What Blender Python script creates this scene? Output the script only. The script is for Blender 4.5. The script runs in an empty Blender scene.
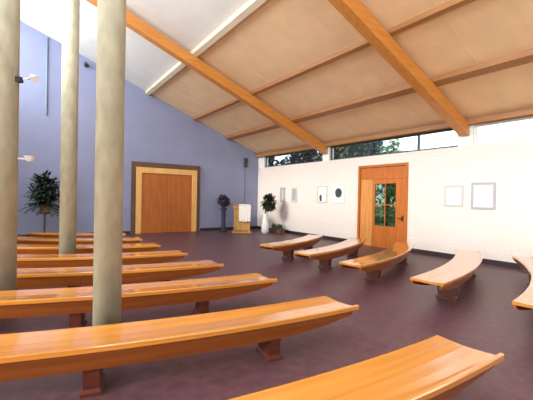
import bpy, bmesh, math, random
from mathutils import Vector, Matrix
random.seed(7)
scene = bpy.context.scene
COL = scene.collection

# ------------------------------------------------------------------ camera
F = Vector((0.57577, 0.81758, -0.00734)).normalized()
R = Vector((0.81754, -0.57556, 0.01898)).normalized()
U = R.cross(F).normalized()
cd = bpy.data.cameras.new('camera'); cam = bpy.data.objects.new('camera', cd); COL.objects.link(cam)
m = Matrix((R, U, -F)).transposed().to_4x4(); m.translation = Vector((0, 0, 1.6))
cam.matrix_world = m
cd.sensor_fit = 'HORIZONTAL'; cd.sensor_width = 36; cd.lens = 36 * 338.8 / 533; cd.clip_start = .05
scene.camera = cam
# ------------------------------------------------------------------ exposure, sky, sun, daylight at the windows, added rear fill
vs = scene.view_settings
vs.view_transform = 'Standard'; vs.look = 'None'; vs.gamma = 1; vs.use_curve_mapping = False; vs.exposure = 0.35
w = bpy.data.worlds.new('world'); scene.world = w; w.use_nodes = True
bg = w.node_tree.nodes['Background']; bg.inputs[0].default_value = (.86, .93, 1, 1); bg.inputs[1].default_value = 1.6

def light(name, kind, loc, direction, energy, color, size=None, size_y=None, angle=None):
    l = bpy.data.lights.new(name, kind); l.energy = energy; l.color = color
    if size: l.shape = 'RECTANGLE'; l.size = size; l.size_y = size_y
    if angle is not None: l.angle = angle
    o = bpy.data.objects.new(name, l); COL.objects.link(o); o.location = loc
    o.rotation_euler = Vector(direction).to_track_quat('-Z', 'Y').to_euler()
    return o
light('sun', 'SUN', (-20, -2, 14), (1, .10, -.40), 3.4, (1, .86, .68), angle=.30)
# daylight entering by the high clerestory on the left
light('clerestory_daylight', 'AREA', (-1.75, 5.0, 6.3), (1, 0, .10), 900, (.84, .91, 1), 18, 2.6)
light('rear_fill', 'AREA', (5.6, -4.3, 1.9), (-.05, 1, .9), 150, (1, .82, .60), 6.0, 2.6)  # warm fill lamp added unseen behind the viewer, tilted up towards the ceiling
light('side_window_daylight', 'AREA', (-4.7, 3, 2.0), (1, .1, .5), 260, (1, .90, .78), 10, 2.2)

# ------------------------------------------------------------------ materials
def mat(name, color, rough=.6, var=.0, scale=5., stretch=None, bump=0., metal=0., coat=0., uv=False, emit=None, spec=.5):
    M = bpy.data.materials.new(name); M.use_nodes = True
    nt = M.node_tree; b = nt.nodes['Principled BSDF']
    b.inputs['Roughness'].default_value = rough; b.inputs['Metallic'].default_value = metal
    b.inputs['Coat Weight'].default_value = coat; b.inputs['Coat Roughness'].default_value = .12
    b.inputs['Specular IOR Level'].default_value = spec
    c = (*color, 1)
    b.inputs['Base Color'].default_value = c
    if var or bump:
        tc = nt.nodes.new('ShaderNodeTexCoord'); mp = nt.nodes.new('ShaderNodeMapping')
        nt.links.new(tc.outputs['UV' if uv else 'Object'], mp.inputs[0])
        if stretch: mp.inputs['Scale'].default_value = stretch
        n = nt.nodes.new('ShaderNodeTexNoise'); n.inputs['Scale'].default_value = scale; n.inputs['Detail'].default_value = 5
        nt.links.new(mp.outputs[0], n.inputs['Vector'])
        if var:
            r = nt.nodes.new('ShaderNodeValToRGB')
            r.color_ramp.elements[0].position = .3; r.color_ramp.elements[1].position = .7
            r.color_ramp.elements[0].color = (*[max(0, x * (1 - var)) for x in color], 1)
            r.color_ramp.elements[1].color = (*[min(1, x * (1 + var)) for x in color], 1)
            nt.links.new(n.outputs['Fac'], r.inputs[0]); nt.links.new(r.outputs[0], b.inputs['Base Color'])
        if bump:
            bp = nt.nodes.new('ShaderNodeBump'); bp.inputs['Strength'].default_value = bump; bp.inputs['Distance'].default_value = .02
            nt.links.new(n.outputs['Fac'], bp.inputs['Height']); nt.links.new(bp.outputs[0], b.inputs['Normal'])
    return M

def glass_mat(name, tint=(1, 1, 1), gl=.07):
    M = bpy.data.materials.new(name); M.use_nodes = True; nt = M.node_tree; nt.nodes.clear()
    o = nt.nodes.new('ShaderNodeOutputMaterial'); mx = nt.nodes.new('ShaderNodeMixShader')
    t = nt.nodes.new('ShaderNodeBsdfTransparent'); g = nt.nodes.new('ShaderNodeBsdfGlossy')
    t.inputs[0].default_value = (*tint, 1); g.inputs['Roughness'].default_value = .03; mx.inputs[0].default_value = gl
    nt.links.new(t.outputs[0], mx.inputs[1]); nt.links.new(g.outputs[0], mx.inputs[2]); nt.links.new(mx.outputs[0], o.inputs[0])
    return M

def brick_mat(name, color, color2, mortar):
    M = mat(name, color, .75); nt = M.node_tree; b = nt.nodes['Principled BSDF']
    tc = nt.nodes.new('ShaderNodeTexCoord'); sp = nt.nodes.new('ShaderNodeSeparateXYZ'); cb = nt.nodes.new('ShaderNodeCombineXYZ')
    nt.links.new(tc.outputs['Object'], sp.inputs[0]); nt.links.new(sp.outputs['Y'], cb.inputs['X']); nt.links.new(sp.outputs['Z'], cb.inputs['Y'])
    br = nt.nodes.new('ShaderNodeTexBrick'); br.inputs['Scale'].default_value = 1
    br.inputs['Brick Width'].default_value = .30; br.inputs['Row Height'].default_value = .10; br.inputs['Mortar Size'].default_value = .008
    br.inputs['Color1'].default_value = (*color, 1); br.inputs['Color2'].default_value = (*color2, 1); br.inputs['Mortar'].default_value = (*mortar, 1)
    nt.links.new(cb.outputs[0], br.inputs['Vector']); nt.links.new(br.outputs['Color'], b.inputs['Base Color'])
    bp = nt.nodes.new('ShaderNodeBump'); bp.inputs['Strength'].default_value = .2; bp.inputs['Distance'].default_value = .006; bp.invert = True
    nt.links.new(br.outputs['Fac'], bp.inputs['Height']); nt.links.new(bp.outputs[0], b.inputs['Normal'])
    return M

MT = dict(
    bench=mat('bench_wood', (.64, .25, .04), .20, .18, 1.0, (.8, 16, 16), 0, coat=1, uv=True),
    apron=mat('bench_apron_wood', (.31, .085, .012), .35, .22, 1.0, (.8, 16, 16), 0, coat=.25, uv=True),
    leg=mat('leg_wood', (.10, .022, .012), .45, .2, 4, (1, 1, 6)),
    beam=mat('beam_wood', (.62, .25, .05), .42, .15, 3, (.5, 8, 8), .03),
    purlin=mat('purlin_wood', (.34, .15, .05), .5, .15, 3, (8, .5, 8)),
    cream_wood=mat('cream_purlin_paint', (.72, .62, .44), .5, .05, 3),
    door=mat('door_wood', (.44, .12, .012), .50, .18, 2, (6, 6, .6), .02, coat=.08),
    door_pale=mat('door_pale_wood', (.58, .25, .07), .35, .15, 2, (6, 6, .6), coat=.3),
    door_frame=mat('door_frame_cream_wood', (.80, .45, .14), .4, .1, 2, (3, 3, .6)),
    surround=mat('door_surround_dark_wood', (.12, .06, .035), .55, .2, 2, (3, 3, .6)),
    carpet=mat('carpet', (.115, .054, .066), .42, .22, 9, None, .15, spec=.35),
    blue=mat('blue_wall_paint', (.26, .28, .42), .7, .05, 1.2),
    white=mat('white_paint', (.82, .80, .77), .6, .02, 2),
    brick=brick_mat('painted_brick', (.76, .69, .64), (.73, .66, .62), (.69, .62, .58)),
    tan=mat('tan_ceiling_board', (.90, .64, .38), .8, .05, 2.2),
    whiteceil=mat('white_ceiling_board', (.78, .75, .70), .8, .04, 2),
    skirting=mat('dark_skirting', (.03, .018, .02), .5, .1, 5),
    concrete=mat('column_concrete', (.43, .40, .29), .8, .18, 7, (1, 1, .5), .25),
    frame_dark=mat('dark_metal_frame', (.05, .055, .05), .4, .05, 5),
    black=mat('black_plastic', (.02, .02, .022), .4, .05, 5),
    white_plastic=mat('white_plastic', (.8, .8, .8), .35, .02, 5),
    cloth=mat('white_cloth', (.85, .82, .76), .85, .03, 9, None, .1),
    gold=mat('golden_wood', (.50, .27, .07), .4, .3, 5, (1, 1, .4)),
    navy=mat('navy_stand', (.022, .026, .07), .5, .15, 5),
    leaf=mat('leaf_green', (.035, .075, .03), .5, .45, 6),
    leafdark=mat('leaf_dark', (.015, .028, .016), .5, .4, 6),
    leafbright=mat('leaf_bright', (.09, .20, .035), .5, .4, 6),
    flower=mat('dusky_flower', (.06, .035, .06), .7, .3, 9),
    bark=mat('bark', (.12, .08, .05), .85, .3, 6, (1, 1, .3), .3),
    terracotta=mat('terracotta', (.36, .15, .08), .7, .15, 5),
    grass=mat('grass', (.16, .20, .08), .9, .3, 1.5),
    picture_pale=mat('pale_print', (.74, .78, .78), .6, .1, 6),
    picture_grey=mat('grey_frame', (.38, .38, .42), .5, .05, 6),
    picture_soft=mat('soft_grey_frame', (.52, .50, .53), .5, .05, 6),
    picture_green=mat('dark_green_print', (.03, .055, .045), .6, .4, 6),
    glass=glass_mat('window_glass', (.95, .98, 1), .06),
    doorglass=glass_mat('door_glass', (.55, .62, .52), .10),
    lamp=mat('lamp_lens', (.9, .9, .85), .2),
)

# ------------------------------------------------------------------ mesh helpers
class MB:
    def __init__(s): s.v = []; s.f = []; s.uv = []
    def box(s, a, b):
        (x0, y0, z0), (x1, y1, z1) = a, b
        s.hexa([(x0, y0, z0), (x1, y0, z0), (x1, y1, z0), (x0, y1, z0), (x0, y0, z1), (x1, y0, z1), (x1, y1, z1), (x0, y1, z1)]); return s
    def hexa(s, p):
        n = len(s.v); s.v += [tuple(q) for q in p]
        for f in ((0, 3, 2, 1), (4, 5, 6, 7), (0, 1, 5, 4), (1, 2, 6, 5), (2, 3, 7, 6), (3, 0, 4, 7)):
            s.f.append([n + i for i in f])
        return s
    def prism(s, pts, axis, a, b):
        """polygon pts in the two other axes, extruded along axis"""
        n = len(s.v); k = len(pts)
        def P(u, w, t): return {0: (t, u, w), 1: (u, t, w), 2: (u, w, t)}[axis]
        s.v += [P(u, w, a) for u, w in pts] + [P(u, w, b) for u, w in pts]
        s.f.append([n + i for i in range(k)][::-1]); s.f.append([n + k + i for i in range(k)])
        for i in range(k): s.f.append([n + i, n + (i + 1) % k, n + k + (i + 1) % k, n + k + i])
        return s
    def lathe(s, prof, c=(0, 0, 0), seg=28):
        n = len(s.v); k = len(prof)
        for i in range(seg):
            a = 2 * math.pi * i / seg
            for r, z in prof: s.v.append((c[0] + r * math.cos(a), c[1] + r * math.sin(a), c[2] + z))
        for i in range(seg):
            j = (i + 1) % seg
            for q in range(k - 1): s.f.append([n + i * k + q, n + j * k + q, n + j * k + q + 1, n + i * k + q + 1])
        s.f.append([n + i * k for i in range(seg)][::-1]); s.f.append([n + i * k + k - 1 for i in range(seg)])
        return s
    def tube(s, pts, radii, seg=8):
        n = len(s.v); N = len(pts); pts = [Vector(p) for p in pts]
        if not isinstance(radii, (list, tuple)): radii = [radii] * N
        for i, p in enumerate(pts):
            t = (pts[min(i + 1, N - 1)] - pts[max(i - 1, 0)]).normalized()
            a = t.orthogonal().normalized() if i == 0 else (a - t * a.dot(t)).normalized()
            b = t.cross(a)
            for j in range(seg):
                th = 2 * math.pi * j / seg; s.v.append(tuple(p + (a * math.cos(th) + b * math.sin(th)) * radii[i]))
        for i in range(N - 1):
            for j in range(seg):
                k = (j + 1) % seg; s.f.append([n + i * seg + j, n + i * seg + k, n + (i + 1) * seg + k, n + (i + 1) * seg + j])
        s.f.append([n + j for j in range(seg)][::-1]); s.f.append([n + (N - 1) * seg + j for j in range(seg)])
        return s
    def leaf(s, base, tip, width, sag=0., up=(0, 0, 1)):
        base = Vector(base); tip = Vector(tip); d = tip - base
        side = d.cross(Vector(up))
        if side.length < 1e-4: side = Vector((1, 0, 0))
        side.normalize(); n = len(s.v); ps = []
        for t, wd in ((0, .15), (.35, 1), (.7, .8), (1, .05)):
            c = base + d * t + Vector((0, 0, sag * (4 * t * (1 - t)) - sag * .6 * t * t))
            ps += [c + side * wd * width / 2, c - side * wd * width / 2]
        s.v += [tuple(p) for p in ps]
        for i in range(3): s.f.append([n + 2 * i, n + 2 * i + 1, n + 2 * i + 3, n + 2 * i + 2])
        return s
    def build(s, name, M, parent=None, smooth=False, bevel=0, origin=None):
        me = bpy.data.meshes.new(name)
        o0 = Vector(origin) if origin else Vector((0, 0, 0))
        me.from_pydata([tuple(Vector(v) - o0) for v in s.v], [], s.f)
        if s.uv:
            ul = me.uv_layers.new(name='UVMap')
            for l in me.loops: ul.data[l.index].uv = s.uv[l.vertex_index]
        me.materials.append(M); me.update()
        bm = bmesh.new(); bm.from_mesh(me); bmesh.ops.recalc_face_normals(bm, faces=bm.faces); bm.to_mesh(me); bm.free()
        if smooth:
            for p in me.polygons: p.use_smooth = True
        o = bpy.data.objects.new(name, me); COL.objects.link(o)
        if parent is not None: o.parent = parent; o.location = o0 
        else: o.location = o0
        if bevel:
            b = o.modifiers.new('bevel', 'BEVEL'); b.width = bevel; b.segments = 2; b.limit_method = 'ANGLE'; b.angle_limit = math.radians(40)
        return o

def tag(o, label=None, cat=None, group=None, kind=None):
    if label: o['label'] = label
    if cat: o['category'] = cat
    if group: o['group'] = group
    if kind: o['kind'] = kind
    return o
def empty(name, loc, label, cat, group=None, rz=0):
    o = bpy.data.objects.new(name, None); COL.objects.link(o); o.location = loc; o.rotation_euler = (0, 0, rz)
    return tag(o, label, cat, group)
def struct(o, label=None): 
    o['kind'] = 'structure'
    if label: o['label'] = label
    return o

# ------------------------------------------------------------------ the setting
XW, YB, HT, S = 9.66, 14.5, 3.79, .375
XL, YR, XC, HL = -4.8, -4.5, -1.8, 4.6            # side-aisle wall, rear wall, clerestory plane, side-aisle ceiling height
XN = 4.01                                          # where tan boards give way to white boards
def zc(x): return HT + S * (XW - x)
T = .25
struct(MB().box((XL - T, YR - T, -.2), (XW + T, YB + T, 0)).build('floor', MT['carpet']), 'dark plum brown carpet')
# ceiling: tan boards low, white boards high, side aisle
ce = MB().prism([(XN, zc(XN)), (XW + T, zc(XW + T)), (XW + T, zc(XW + T) + .2), (XN, zc(XN) + .2)], 1, YR - T, YB + T).build('ceiling', MT['tan'])
struct(ce, 'sloping tan board ceiling')
wc = MB().prism([(XC - T, zc(XC - T)), (XN, zc(XN)), (XN, zc(XN) + .2), (XC - T, zc(XC - T) + .2)], 1, YR - T, YB + T).build('ceiling', MT['whiteceil'])
struct(wc, 'white boards of the upper ceiling')
struct(MB().box((XL - T, YR - T, HL), (XC, YB + T, HL + .2)).build('ceiling', MT['whiteceil']), 'flat ceiling of the side aisle')
# panel joints on the tan boards: thin cover strips
js = MB()
for y in [k * 1.05 + .18 for k in range(-4, 14)]:
    js.prism([(XN + .05, zc(XN + .05) - .006), (XW, zc(XW) - .006), (XW, zc(XW) + .01), (XN + .05, zc(XN + .05) + .01)], 1, y - .012, y + .012)
js.build('cover_strip', MT['tan'], ce)
# walls
struct(MB().prism([(XL - T, 0), (XW, 0), (XW, zc(XW)), (XC, zc(XC)), (XC, HL), (XL - T, HL)], 1, YB, YB + T).build('wall_back', MT['blue']), 'pale blue end wall')
mb = MB()
DY0, DY1, DH = 6.08, 8.02, 2.78
mb.box((XW, YR, 0), (XW + T, DY0, 3.10)); mb.box((XW, DY1, 0), (XW + T, YB + T, 3.10)); mb.box((XW, DY0, DH), (XW + T, DY1, 3.10))
struct(mb.build('wall_right', MT['brick']), 'white painted brick wall')
mb = MB(); mb.box((XL - T, YR, 0), (XL, YB, .9)); mb.box((XL - T, YR, 3.2), (XL, YB, HL)); mb.box((XL - T, 9, .9), (XL, YB, 3.2)); mb.box((XL - T, YR, .9), (XL, -2.5, 3.2))
struct(mb.build('wall_left', MT['white']), 'white wall of the side aisle')
mb = MB()
mb.box((XL - T, YR - T, 0), (2.4, YR, 3.79)); mb.box((8.8, YR - T, 0), (XW + T, YR, 3.79)); mb.box((2.4, YR - T, 0), (8.8, YR, .5)); mb.box((2.4, YR - T, 3.3), (8.8, YR, 3.79))
mb.prism([(XC, 3.79), (XW, 3.79), (XC, zc(XC))], 1, YR - T, YR); mb.box((XL - T, YR - T, 3.79), (XC, YR, HL))
struct(mb.build('wall_rear', MT['white']), 'white wall behind the viewer')
# upstand under and posts in the left clerestory
mb = MB(); mb.box((XC - T, YR, HL), (XC, YB, 4.95)); mb.box((XC - T, YR, 7.75), (XC, YB, zc(XC)))
struct(mb.build('wall_clerestory', MT['white']), 'white upstand of the high clerestory')
nwin = [5]
def window(name, plane, u0, u1, z0, z1, th, fm, n=1, bars=()):
    """plane=('x',value) or ('y',value): framed window with one mesh for all its panes"""
    def P(u, d, z): return (plane[1] + d, u, z) if plane[0] == 'x' else (u, plane[1] + d, z)
    b = MB(); t = .05
    def bx(a0, a1, c0, c1): b.box(P(a0, 0, c0), P(a1, th, c1))
    bx(u0, u1, z0, z0 + t); bx(u0, u1, z1 - t, z1); bx(u0, u0 + t, z0 + t, z1 - t); bx(u1 - t, u1, z0 + t, z1 - t)
    for k in bars: bx(k - .03, k + .03, z0 + t, z1 - t)
    o = struct(b.build(name, fm))
    g = MB().box(P(u0 + .03, th * .45, z0 + .03), P(u1 - .03, th * .55, z1 - .03)); g.build('pane', MT['glass'], o)
    return o
window('window_1', ('x', XW + .08), 9.86, 13.98, 3.10, 3.64, .06, MT['frame_dark'])
window('window_2', ('x', XW + .08), 4.62, 9.50, 3.10, 3.64, .06, MT['frame_dark'], bars=(5.83,))
window('window_3', ('x', XW + .08), -.65, 4.24, 3.10, 3.64, .06, MT['white'])
window('window_4', ('x', XW + .08), YR, -.9, 3.10, 3.64, .06, MT['white'])
for i, y in enumerate((YR, .55, 5.6, 10.6)):
    window('window_%d' % (5 + i), ('x', XC - .16), y + .05, min(y + 5.0, YB) , 4.95, 7.75, .06, MT['white'])
window('window_9', ('x', XL - .15), -2.5, 9, .9, 3.2, .08, MT['white'], bars=(-.2, 2.1, 4.4, 6.7))
window('window_10', ('y', YR - .15), 2.4, 8.8, .5, 3.3, .08, MT['white'], bars=(4.5, 6.7))
# wall plate over the right clerestory, white posts between the windows, sill
struct(MB().box((XW - .16, YR, 3.64), (XW + T, YB, 3.775)).build('trim_1', MT['purlin']), 'brown timber wall plate over the strip windows')
for i, (y0, y1) in enumerate(((13.98, YB), (9.50, 9.86), (4.24, 4.62), (-.9, -.65))):
    struct(MB().box((XW, y0, 3.10), (XW + T, y1, 3.64)).build('trim_%d' % (i + 2), MT['white']), 'white post between the strip windows')
# skirting
struct(MB().box((XW - .025, YR, 0), (XW, DY0 - .02, .13)).box((XW - .025, DY1 + .02, 0), (XW, YB, .13)).build('baseboard_right', MT['skirting']), 'dark skirting')
struct(MB().box((XL, YB - .025, 0), (3.42, YB, .13)).box((6.48, YB - .025, 0), (XW - .03, YB, .13)).build('baseboard_back', MT['skirting']), 'dark skirting')

# ------------------------------------------------------------------ doors
# door_1: orange wooden door with glazed leaf in the white wall
fr = MB(); x0, x1 = XW - .03, XW + .12
fr.box((x0, DY0, 0), (x1, DY0 + .09, DH)).box((x0, DY1 - .09, 0), (x1, DY1, DH)).box((x0, DY0 + .09, DH - .08), (x1, DY1 - .09, DH))
d1 = struct(fr.build('door_1', MT['door']), 'orange wooden door with a glazed leaf in the white brick wall')
MB().box((XW + .02, DY0 + .09, 2.36), (XW + .07, DY1 - .09, DH - .08)).build('header_panel', MT['door'], d1)
MB().box((XW + .0, DY0 + .09, 2.30), (XW + .1, DY1 - .09, 2.36)).build('transom', MT['door'], d1)
MB().box((XW + .02, 7.43, .0), (XW + .07, DY1 - .09, 2.30)).build('narrow_leaf', MT['door_pale'], d1, bevel=.006)
lf = MB(); a, b_, g0, g1, h0, h1 = DY0 + .09, 7.41, 6.52, 7.33, .72, 2.14
lf.box((XW + .02, a, 0), (XW + .07, b_, h0)).box((XW + .02, a, h1), (XW + .07, b_, 2.30)).box((XW + .02, a, h0), (XW + .07, g0, h1)).box((XW + .02, g1, h0), (XW + .07, b_, h1))
lo = lf.build('glazed_leaf', MT['door'], d1)
MB().box((XW + .04, g0, h0), (XW + .048, g1, h1)).build('pane', MT['doorglass'], lo)
MB().box((XW + .015, g0, 1.42), (XW + .075, g1, 1.45)).box((XW + .015, 6.915, h0), (XW + .075, 6.935, h1)).build('glazing_bar', MT['door'], lo)
MB().tube([(XW - .0, 6.27, 1.02), (XW - .05, 6.27, 1.02), (XW - .05, 6.40, 1.02)], .011).box((XW + .005, 6.24, .93), (XW + .022, 6.30, 1.11)).build('door_handle', MT['black'], lo)
# door_2: double door in the blue wall, dark surround, cream inner frame
y1 = YB
s = MB().box((3.44, y1 - .05, 0), (3.62, y1, 2.98)).box((6.28, y1 - .05, 0), (6.44, y1, 2.98)).box((3.62, y1 - .05, 2.76), (6.28, y1, 2.98))
d2 = struct(s.build('door_2', MT['surround']), 'wide orange double door with cream frame and dark surround')
MB().box((3.62, y1 - .09, 0), (3.84, y1, 2.76)).box((6.05, y1 - .09, 0), (6.28, y1, 2.76)).box((3.84, y1 - .09, 2.53), (6.05, y1, 2.76)).build('cream_frame', MT['door_frame'], d2, bevel=.01)
for (xa, xb, hx) in ((3.84, 4.94, 4.86), (4.95, 6.05, 5.03)):
    q = MB().box((xa, y1 - .05, .01), (xb, y1, 2.53))
    ld = q.build('leaf', MT['door'], d2)
    MB().box((xa + .14, y1 - .058, .2), (xb - .14, y1 - .05, 2.35)).build('leaf_panel', MT['door'], ld, bevel=.004)
    MB().tube([(hx, y1 - .06, 1.02), (hx, y1 - .10, 1.02), (hx, y1 - .10, 1.22), (hx, y1 - .06, 1.22)], .010).build('pull_handle', MT['frame_dark'], ld)

# ------------------------------------------------------------------ roof timbers
PD = .12
def beam(y, label, wd=.24, dp=.33):
    o = MB().prism([(XC + .02, zc(XC) - PD), (XW - .06, zc(XW - .06) - PD), (XW - .06, zc(XW - .06) - PD - dp), (XC + .02, zc(XC) - PD - dp)], 1, y - wd / 2, y + wd / 2)
    # the lower end is cut off above the windows so that it meets the post
    ob = o.build('ceiling_beam', MT['beam'], bevel=.008, origin=(XC, y, zc(XC)))
    return tag(ob, label, 'beam', None)
beam(9.68, 'heavy orange glulam roof beam nearer the blue wall, meeting the post left of the door')
beam(4.43, 'heavy orange glulam roof beam crossing the middle of the ceiling, meeting the post right of the door')
def purlin(x, hw, dp, M, label):
    ob = MB().prism([(x - hw, zc(x - hw)), (x + hw, zc(x + hw)), (x + hw, zc(x + hw) - dp), (x - hw, zc(x - hw) - dp)], 1, YR, YB).build('ceiling_purlin', M, origin=(x, 5, zc(x)))
    return tag(ob, label, 'purlin')
purlin(7.84, .10, .12, MT['purlin'], 'thick brown ceiling purlin, the lowest, nearest the strip windows')
purlin(6.11, .05, .10, MT['purlin'], 'thin brown ceiling purlin running midway up the tan ceiling')
purlin(4.01, .07, .12, MT['cream_wood'], 'cream ceiling purlin between the tan boards and the white boards')

# ------------------------------------------------------------------ columns
def column(x, y, r, label):
    ztop = zc(x + r) + .0
    ob = MB().lathe([(r, 0), (r, ztop)], seg=40).build('concrete_column', MT['concrete'], None, origin=(0, 0, 0))
    ob.location = (x, y, 0)
    for p in ob.data.polygons:
        if len(p.vertices) == 4: p.use_smooth = True
    return tag(ob, label, 'column')
column(.685, 3.80, .135, 'greyish concrete column rising between the long benches, nearest and widest')
column(.69, 8.15, .155, 'slender looking concrete column farther back, beside the green plant')
column(-.27, 5.60, .16, 'pale concrete column at the far left edge with a spotlight on it')

# ------------------------------------------------------------------ curved benches
CX, CY = 3.85, 15.2
CY0 = CY
BW = .48
def arc(r, x):
    return math.asin((x - CX) / r)
def pt(r, t, z): return (CX + r * math.sin(t), CY - r * math.cos(t), z)
def sweep(secs, loop_closed=True):
    """secs: list of (theta, [(r,z),...]) ; returns MB with caps and uv"""
    m_ = MB(); k = len(secs[0][1])
    for t, pr in secs:
        acc = 0
        for i, (r, z) in enumerate(pr):
            if i: acc += math.hypot(r - pr[i - 1][0], z - pr[i - 1][1])
            m_.v.append(pt(r, t, z)); m_.uv.append((t * 11, acc))
    for i in range(len(secs) - 1):
        for j in range(k):
            q = (j + 1) % k
            m_.f.append([i * k + j, i * k + q, (i + 1) * k + q, (i + 1) * k + j])
    m_.f.append(list(range(k))[::-1]); m_.f.append([(len(secs) - 1) * k + j for j in range(k)])
    return m_
def bench(rb, xa, xb, label, group, aisle='right', legs=None, ztop=.43, cy=15.2, cx=3.85):
    global CX, CY
    CX = cx
    rb -= CY0 - cy; CY = cy
    rf = rb + BW; rm = (rb + rf) / 2
    ta, tb = arc(rm, xa), arc(rm, xb)
    root = empty('curved_bench', pt(rm, (ta + tb) / 2, 0), label, 'bench', group)
    inv = Vector(root.location)
    N = 40
    # seat board: dished top with a raised front lip, softly rounded edges
    prof = [(rb, ztop - .045), (rb - .004, ztop - .03), (rb + .004, ztop - .004), (rb + .015, ztop), (rb + .10, ztop - .006), (rm, ztop - .012), (rf - .12, ztop - .006),
            (rf - .035, ztop + .002), (rf - .012, ztop + .002), (rf, ztop - .008), (rf + .002, ztop - .035), (rf - .008, ztop - .045)]
    secs = [(ta + (tb - ta) * i / N, prof) for i in range(N + 1)]
    m_ = sweep(secs)
    def fin(m_, name, M, parent, smooth=False):
        m_.v = [tuple(Vector(v) - inv) for v in m_.v]
        o = m_.build(name, M, parent); 
        return o
    seat = fin(m_, 'seat', MT['bench'], root)
    # nosing strip along the front edge, running a little past the aisle end
    e = .055 / rf
    t0, t1 = (ta, tb + e) if aisle == 'right' else (ta - e, tb)
    lip = [(rf - .006, ztop - .032), (rf - .006, ztop + .012), (rf + .018, ztop + .014), (rf + .024, ztop + .004), (rf + .02, ztop - .034)]
    fin(sweep([(t0 + (t1 - t0) * i / N, lip) for i in range(N + 1)]), 'nosing', MT['bench'], seat)
    # front and back aprons, lower edge rising towards the ends
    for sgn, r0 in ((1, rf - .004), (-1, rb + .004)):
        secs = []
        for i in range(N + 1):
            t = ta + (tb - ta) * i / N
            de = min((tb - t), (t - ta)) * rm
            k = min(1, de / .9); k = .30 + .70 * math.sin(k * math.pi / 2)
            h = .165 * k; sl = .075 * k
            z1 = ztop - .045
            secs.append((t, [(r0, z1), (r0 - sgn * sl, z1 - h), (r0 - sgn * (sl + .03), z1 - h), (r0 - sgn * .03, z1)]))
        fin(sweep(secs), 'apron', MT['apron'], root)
    # trestle legs
    for lx in legs:
        t = arc(rm, lx); hw = .06 / rm
        p = []
        for z, ins in ((0, .09), (.03, .09), (.05, .12), (ztop - .2, .10), (ztop - .045, .05)):
            p.append((z, ins))
        mm = MB()
        for z, ins in p:
            g = 1.0 if z > .04 else 1.25
            for (rr, tt) in ((rb + ins, t - hw * g), (rf - ins, t - hw * g), (rf - ins, t + hw * g), (rb + ins, t + hw * g)): mm.v.append(pt(rr, tt, z))
        n = len(p)
        for q in range(n - 1):
            for j in range(4): mm.f.append([q * 4 + j, q * 4 + (j + 1) % 4, (q + 1) * 4 + (j + 1) % 4, (q + 1) * 4 + j])
        mm.f.append([3, 2, 1, 0]); mm.f.append([(n - 1) * 4 + j for j in range(4)])
        fin(mm, 'leg', MT['leg'], root)
    return root
GL, GR = 'long curved benches left of the aisle', 'short curved benches right of the aisle'
RB = [13.65, 12.30, 10.87, 9.57, 8.25, 6.92, 5.62, 4.4]
LL = ['long curved orange bench cut off by the bottom edge of the photo, nearest the camera',
      'long curved bench in front of the nearest column, second from the front',
      'long curved bench passing just behind the nearest column',
      'long curved bench fourth from the front in the left block, behind the leftmost column',
      'long curved bench fifth from the front, just in front of the farther column',
      'long curved bench passing just behind the farther column, sixth from the front',
      'curved bench seventh from the front in the left block, second from the wide double door',
      'rearmost curved bench of the left block, nearest the wide double door']
RL = ['pale topped bench cut off by the right edge of the photo',
      'short bench with sunlit far end standing before the white wall right of the door',
      'short bench standing directly in front of the glazed door',
      'short bench left of the glazed door, second nearest the lectern',
      'short bench nearest the lectern and the vase plant, rearmost of the right block']
XE = [8.8, 8.6, 8.5, 8.2, 7.6]
for k, rb in enumerate(RB):
    bench(rb, [-3.4, -3.4, -3.4, -3.4, -3.2, -2.2, -1.0, .2][k], [2.93, 2.93, 2.9, 2.75, 2.65, 2.55, 2.5, 2.4][k], LL[k], GL, 'right',
          [[-2.7, -1.1, .5, 2.0], [-2.7, -1.1, .46, 2.02], [-2.7, -1.1, .5, 1.95], [-2.6, -.9, .6, 1.9], [-2.4, -.8, .5, 1.8], [-1.4, 0, 1.7], [-.3, 1.6], [.8, 1.8]][k], cx=[3.1, 3.75, 3.8, 3.85, 3.85, 3.85, 3.85, 3.85][k])
for k, xe in enumerate(XE):
    bench(RB[k], 4.74 if k == 0 else 4.80, xe, RL[k], GR, 'left', [5.65, xe - .8], cy=10.6 if k == 0 else 12.8)

# ------------------------------------------------------------------ plants, lectern, flowers
def leafball(c, r, n, size, M, name, parent, rz=1., seed=1):
    rnd = random.Random(seed); q = MB(); c = Vector(c)
    for _ in range(n):
        d = Vector((rnd.gauss(0, 1), rnd.gauss(0, 1), rnd.gauss(0, 1))).normalized()
        p = c + Vector((d.x * r, d.y * r, d.z * r * rz)) * rnd.uniform(.35, 1)
        e = (d + Vector((rnd.uniform(-.8, .8), rnd.uniform(-.8, .8), rnd.uniform(-.8, .4)))).normalized()
        q.leaf(p, p + e * size * rnd.uniform(.7, 1.3), size * .45, size * .12)
    return q.build(name, M, parent)
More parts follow.
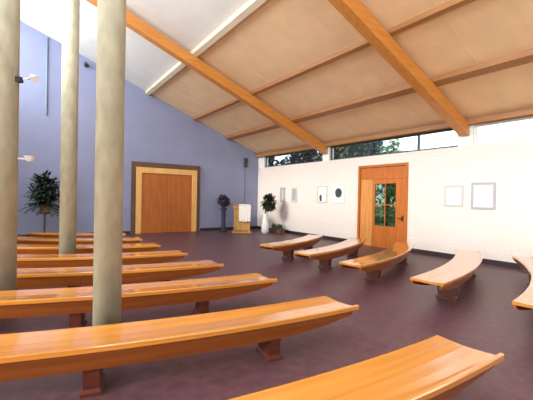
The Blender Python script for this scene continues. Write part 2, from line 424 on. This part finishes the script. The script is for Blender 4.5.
# tall fern on a stand at the blue wall
fe = empty('potted_fern', (.46, 13.3, 0), 'dark green potted fern on a tall stand, between the two left columns', 'plant')
MB().lathe([(.19, 0), (.19, .03), (.035, .06), (.03, .90), (.17, .94), (.17, .97)]).build('stand', MT['frame_dark'], fe)
MB().lathe([(.12, .97), (.17, 1.22), (.185, 1.25), (.165, 1.25), (.15, 1.2), (.01, 1.2)]).build('pot', MT['terracotta'], fe)
rnd = random.Random(3); q = MB()
for i in range(130):
    a = rnd.uniform(0, 2 * math.pi); el = rnd.uniform(-.1, 1.45); L = rnd.uniform(.35, .62)
    e = Vector((math.cos(a) * math.cos(el), math.sin(a) * math.cos(el) * .75, math.sin(el) * 1.15))
    p0 = Vector((0, 0, 1.23)); pr = p0
    for k in range(1, 9):
        t = k / 8; p = p0 + e * L * 1.35 * t + Vector((0, 0, -.30 * t * t * (1.2 - math.sin(el)) ))
        d = (p - pr).normalized(); sd = d.cross(Vector((0, 0, 1))).normalized()
        for sg in (1, -1): q.leaf(pr, pr + sd * sg * .18 * (1.1 - .7 * t) + d * .07, .075, .01)
        pr = p
q.build('fronds', MT['leaf'], fe)
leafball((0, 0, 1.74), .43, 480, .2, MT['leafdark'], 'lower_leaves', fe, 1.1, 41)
# dusky flowers on a navy pedestal
fl = empty('flower_pedestal', (7.30, 13.75, 0), 'dark flower arrangement on a navy blue pedestal, right of the double door', 'flower stand')
MB().lathe([(.17, 0), (.17, .04), (.11, .08), (.09, .5), (.11, 1.0), (.16, 1.05), (.16, 1.09)]).build('pedestal', MT['navy'], fl)
MB().lathe([(.07, 1.09), (.12, 1.2), (.13, 1.26), (.10, 1.26), (.08, 1.2), (.01, 1.2)]).build('bowl', MT['navy'], fl)
leafball((0, 0, 1.42), .27, 380, .15, MT['flower'], 'blooms', fl, .75, 4)
leafball((0, 0, 1.38), .24, 60, .16, MT['leafdark'], 'leaves', fl, .7, 5)
# lectern with white cloth
le = empty('lectern', (7.95, 13.2, 0), 'golden brown lectern draped with a white cloth, standing near the room corner', 'lectern', None, math.radians(-30))
MB().box((-.36, -.25, 0), (.36, .25, .06)).build('base', MT['gold'], le)
MB().box((-.30, -.18, .06), (-.24, .2, 1.05)).build('side_panel', MT['gold'], le, bevel=.006)
MB().box((.24, -.18, .06), (.30, .2, 1.05)).build('side_panel', MT['gold'], le, bevel=.006)
MB().box((-.24, -.16, .10), (.24, -.13, 1.05)).build('front_panel', MT['gold'], le)
MB().hexa([(-.34, -.26, 1.05), (.34, -.26, 1.05), (.34, .24, 1.05), (-.34, .24, 1.05), (-.34, -.26, 1.10), (.34, -.26, 1.10), (.34, .24, 1.22), (-.34, .24, 1.22)]).build('top', MT['gold'], le, bevel=.006)
q = MB(); n = 14
for i in range(n + 1):
    x = -.12 + .44 * i / n; wv = .012 * math.sin(i * 1.9)
    q.v += [(x, .22, 1.235), (x, -.265, 1.12), (x, -.275 + wv * .4, 1.06), (x, -.275 + wv, .50 + .02 * math.sin(i * .7))]
    q.v += [(x, .22, 1.228), (x, -.262, 1.112), (x, -.268 + wv * .4, 1.06), (x, -.268 + wv, .50 + .02 * math.sin(i * .7))]
for i in range(n):
    a = i * 8; b = a + 8
    for k in range(3):
        q.f.append([a + k, b + k, b + k + 1, a + k + 1]); q.f.append([a + 4 + k, a + 5 + k, b + 5 + k, b + 4 + k])
    q.f.append([a + 3, b + 3, b + 7, a + 7]); q.f.append([a, a + 4, b + 4, b])
q.f.append([0, 1, 5, 4]); q.f.append([1, 2, 6, 5]); q.f.append([2, 3, 7, 6])
e_ = n * 8; q.f.append([e_, e_ + 4, e_ + 5, e_ + 1]); q.f.append([e_ + 1, e_ + 5, e_ + 6, e_ + 2]); q.f.append([e_ + 2, e_ + 6, e_ + 7, e_ + 3])
co = q.build('draped_cloth', MT['cloth']); co.location = (7.95, 13.2, 0); co.rotation_euler = le.rotation_euler; co.scale = le.scale = (1.2, 1.2, 1.03)
tag(co, 'white cloth hanging over the lectern front', 'cloth')
# dark-leaved plant in a tall white vase
vp = empty('vase_plant', (8.58, 12.25, 0), 'dark leaved plant in a tall white floor vase, right of the lectern', 'plant')
MB().lathe([(.11, 0), (.16, .10), (.17, .35), (.12, .65), (.09, .80), (.12, .88), (.10, .88), (.07, .80), (.01, .78)]).build('vase', MT['white_plastic'], vp, smooth=True)
q = MB(); rnd = random.Random(9)
for i in range(7): q.tube([(0, 0, .78), (rnd.uniform(-.03, .06), rnd.uniform(-.05, .05), 1.0), (.12 + rnd.uniform(-.15, .15), rnd.uniform(-.15, .1), 1.3)], .009, 6)
q.build('stem', MT['bark'], vp)
leafball((.16, -.04, 1.38), .27, 420, .2, MT['leafdark'], 'leaves', vp, 1.05, 6)
# low planter against the wall
pl = empty('low_planter', (9.22, 12.2, 0), 'low dark planter box of greenery on the floor at the white wall', 'planter')
MB().box((-.16, -.38, 0), (.16, .38, .20)).build('box', MT['surround'], pl, bevel=.01)
q = MB(); rnd = random.Random(12)
for i in range(70):
    x, y = rnd.uniform(-.13, .13), rnd.uniform(-.34, .34); q.leaf((x, y, .19), (x + rnd.uniform(-.12, .08), y + rnd.uniform(-.12, .12), rnd.uniform(.30, .48)), .05, .02)
q.build('leaves', MT['leaf'], pl)
# plant at the right edge
rp = empty('potted_plant', (9.40, 2.60, 0), 'small green potted plant at the foot of the white wall, extreme right edge', 'plant')
MB().lathe([(.10, 0), (.14, .22), (.15, .24), (.13, .24), (.12, .20), (.01, .20)]).build('pot', MT['terracotta'], rp)
leafball((0, 0, .44), .17, 80, .13, MT['leaf'], 'leaves', rp, 1.0, 15)

# ------------------------------------------------------------------ wall pictures
def picture(y0, y1, z0, z1, fm, pm, label, fw=.05, extra=None):
    yc, zm = (y0 + y1) / 2, (z0 + z1) / 2
    r = empty('framed_picture', (XW, yc, zm), label, 'picture', None)
    hy, hz = (y1 - y0) / 2, (z1 - z0) / 2; d = -.03
    MB().box((d, -hy, -hz), (0, hy, -hz + fw)).box((d, -hy, hz - fw), (0, hy, hz)).box((d, -hy, -hz + fw), (0, -hy + fw, hz - fw)).box((d, hy - fw, -hz + fw), (0, hy, hz - fw)).build('frame', fm, r)
    MB().box((-.012, -hy + fw, -hz + fw), (0, hy - fw, hz - fw)).build('print', pm, r)
    if extra: extra(r)
    return r
def fig(r):
    MB().prism([(.02, -.27), (.14, -.27), (.16, -.08), (.10, .0), (.03, -.05)], 0, -.016, -.012).build('printed_figure', MT['picture_green'], r)
def blob(r):
    pts = [(.17 * math.cos(a) * (1 + .04 * math.sin(3 * a)), .18 * math.sin(a) + .06) for a in [k * math.pi / 10 for k in range(20)]]
    MB().prism(pts, 0, -.016, -.012).build('printed_figure', MT['picture_green'], r)
picture(12.22, 12.60, 1.42, 2.08, MT['picture_grey'], MT['picture_soft'], 'narrow grey picture nearest the room corner on the white wall', .10)
picture(11.38, 11.75, 1.42, 2.06, MT['picture_soft'], MT['picture_grey'], 'soft grey picture second from the room corner on the white wall', .08)
picture(9.55, 10.10, 1.43, 2.10, MT['picture_soft'], MT['picture_pale'], 'pale picture with a small dark figure low in it, under the post', .035, fig)
picture(8.66, 9.26, 1.43, 2.10, MT['picture_pale'], MT['picture_pale'], 'white picture with a dark green round motif, just left of the door', .04, blob)
picture(4.44, 4.95, 1.45, 2.04, MT['picture_soft'], MT['white'], 'smaller pale framed picture, left of the pair right of the door', .06)
picture(3.66, 4.24, 1.40, 2.10, MT['picture_grey'], MT['white'], 'larger grey framed picture with white print, farthest right on the white wall', .06)

# ------------------------------------------------------------------ small fittings
# speaker on the blue wall near the corner
cr = empty('wall_speaker', (8.86, YB, 3.32), 'small dark speaker hung high on the blue wall near the corner', 'speaker')
MB().prism([(-.09, -.12), (.09, -.12), (.075, 0), (-.075, 0)], 2, -.24, .22).build('cabinet', MT['frame_dark'], cr, bevel=.01)
MB().box((-.07, -.128, -.21), (.07, -.12, .19)).build('grille', MT['black'], cr)
MB().tube([(0, -.02, -.24), (.01, -.015, -1.4), (0, -.015, -2.0)], .008, 6).build('cable', MT['frame_dark'], cr)
cp = tag(MB().tube([(0, -.03, 0), (0, -.03, 2.75)], .035, 10).box((-.06, -.03, .1), (.06, 0, .13)).box((-.06, -.03, 2.4), (.06, 0, 2.43)).build('wall_pipe', mat('blue_grey_pipe', (.16, .22, .30), .5, .05, 4)),
         'slim blue grey pipe running up the blue wall, left of the farther column', 'pipe')
cp.location = (.50, YB, 4.4)
# spotlight on the leftmost column
sp = empty('spotlight', (-.115, 5.52, 3.08), 'black and white spotlight bracketed high on the leftmost column', 'lamp')
MB().tube([(0, 0, 0), (.09, -.03, .02), (.14, -.05, .06)], .014).build('bracket', MT['white_plastic'], sp)
q = MB(); q.tube([(.14, -.05, .06), (.17, -.12, .03), (.18, -.17, 0)], [.03, .035, .045], 14).build('head', MT['white_plastic'], sp)
MB().lathe([(.05, -.03), (.05, .03)], seg=16).build('junction_box', MT['black'], sp)
sc = empty('wall_lamp', (-.115, 5.54, 2.05), 'small white lamp on the leftmost column, below the spotlight', 'lamp')
MB().tube([(0, 0, 0), (.10, -.03, 0)], .012).build('arm', MT['white_plastic'], sc)
MB().lathe([(.035, -.03), (.07, .04), (.06, .04), (.03, -.02)], (.13, -.04, 0), 18).build('shade', MT['white_plastic'], sc)
# two dark spotlights under the ceiling at the blue wall
for x, lb in ((-.72, 'tiny dark spotlight high on the blue wall beside the leftmost column'), (1.72, 'tiny dark spotlight high on the blue wall between the nearer columns')):
    z = zc(x) - .28
    s1 = empty('wall_spotlight', (x, YB, z), lb, 'lamp')
    MB().box((-.05, -.03, -.05), (.05, 0, .05)).build('mount', MT['frame_dark'], s1)
    MB().tube([(0, -.02, 0), (0, -.12, -.01)], .015).build('arm', MT['frame_dark'], s1)
    MB().tube([(0, -.10, .03), (.02, -.22, -.10)], [.06, .08], 14).build('head', MT['frame_dark'], s1)

# ------------------------------------------------------------------ outside
struct(MB().box((-60, -40, -.5), (80, 80, -.21)).build('ground', MT['grass']), 'grass outside')
def tree(x, y, h, r, M, label, seed, group='trees outside the strip windows', n=900, low=.45):
    t = empty('tree', (x, y, -.21), label, 'tree', group)
    q = MB().tube([(0, 0, 0), (.1, 0, h * .35), (0, .1, h * .7)], [.22, .16, .08], 10)
    rnd = random.Random(seed)
    for k in range(5):
        a = rnd.uniform(0, 6.28); q.tube([(.05, 0, h * .4), (math.cos(a) * r * .6, math.sin(a) * r * .6, h * .7)], [.09, .03], 6)
    q.build('trunk', MT['bark'], t)
    q = MB()
    cs = [Vector((rnd.uniform(-.6, .6) * r, rnd.uniform(-.6, .6) * r, h * rnd.uniform(low, .92))) for _ in range(12)]
    for _ in range(n):
        c = rnd.choice(cs); d = Vector((rnd.gauss(0, 1), rnd.gauss(0, 1), rnd.gauss(0, .8))).normalized() * r * .5 * rnd.uniform(.5, 1)
        p = c + d; e = Vector((rnd.uniform(-1, 1), rnd.uniform(-1, 1), rnd.uniform(-1, .6))).normalized()
        q.leaf(p, p + e * .42, .26, .05)
    q.build('crown', M, t)
    return t
tree(17.0, 21.5, 6.3, 2.6, MT['leafdark'], 'dark tree seen through the strip window nearest the blue wall', 21, n=5500, low=.35)
tree(19.0, 16.6, 6.6, 2.2, MT['leaf'], 'green tree seen through the strip window above the door', 22, n=3500, low=.35)
tree(25.8, 18.2, 7.4, 2.3, MT['leafbright'], 'paler green tree seen farther right over the door', 23, n=1500)
def shrub(x, y, h, M, label, seed):
    t = empty('garden_shrub', (x, y, -.21), label, 'shrub')
    MB().tube([(0, 0, 0), (.03, .02, h * .6)], [.04, .015], 6).build('stem', MT['bark'], t)
    leafball((0, 0, h * .6), h * .42, 420, .2, M, 'foliage', t, 1.05, seed)
shrub(12.2, 8.7, 2.3, MT['leafbright'], 'bright green shrub seen through the door glass', 31)
shrub(12.3, 11.2, 2.3, MT['leafdark'], 'dark shrub beyond the bright one, seen at the left of the door glass', 32)
shrub(14.9, 9.5, 2.3, MT['leafdark'], 'dark shrub farther off, seen low through the door glass', 33)
tree(18.0, 11.3, 4.6, 1.3, MT['leafbright'], 'pale green tree seen at the dark bar of the strip window above the door', 24, n=500)
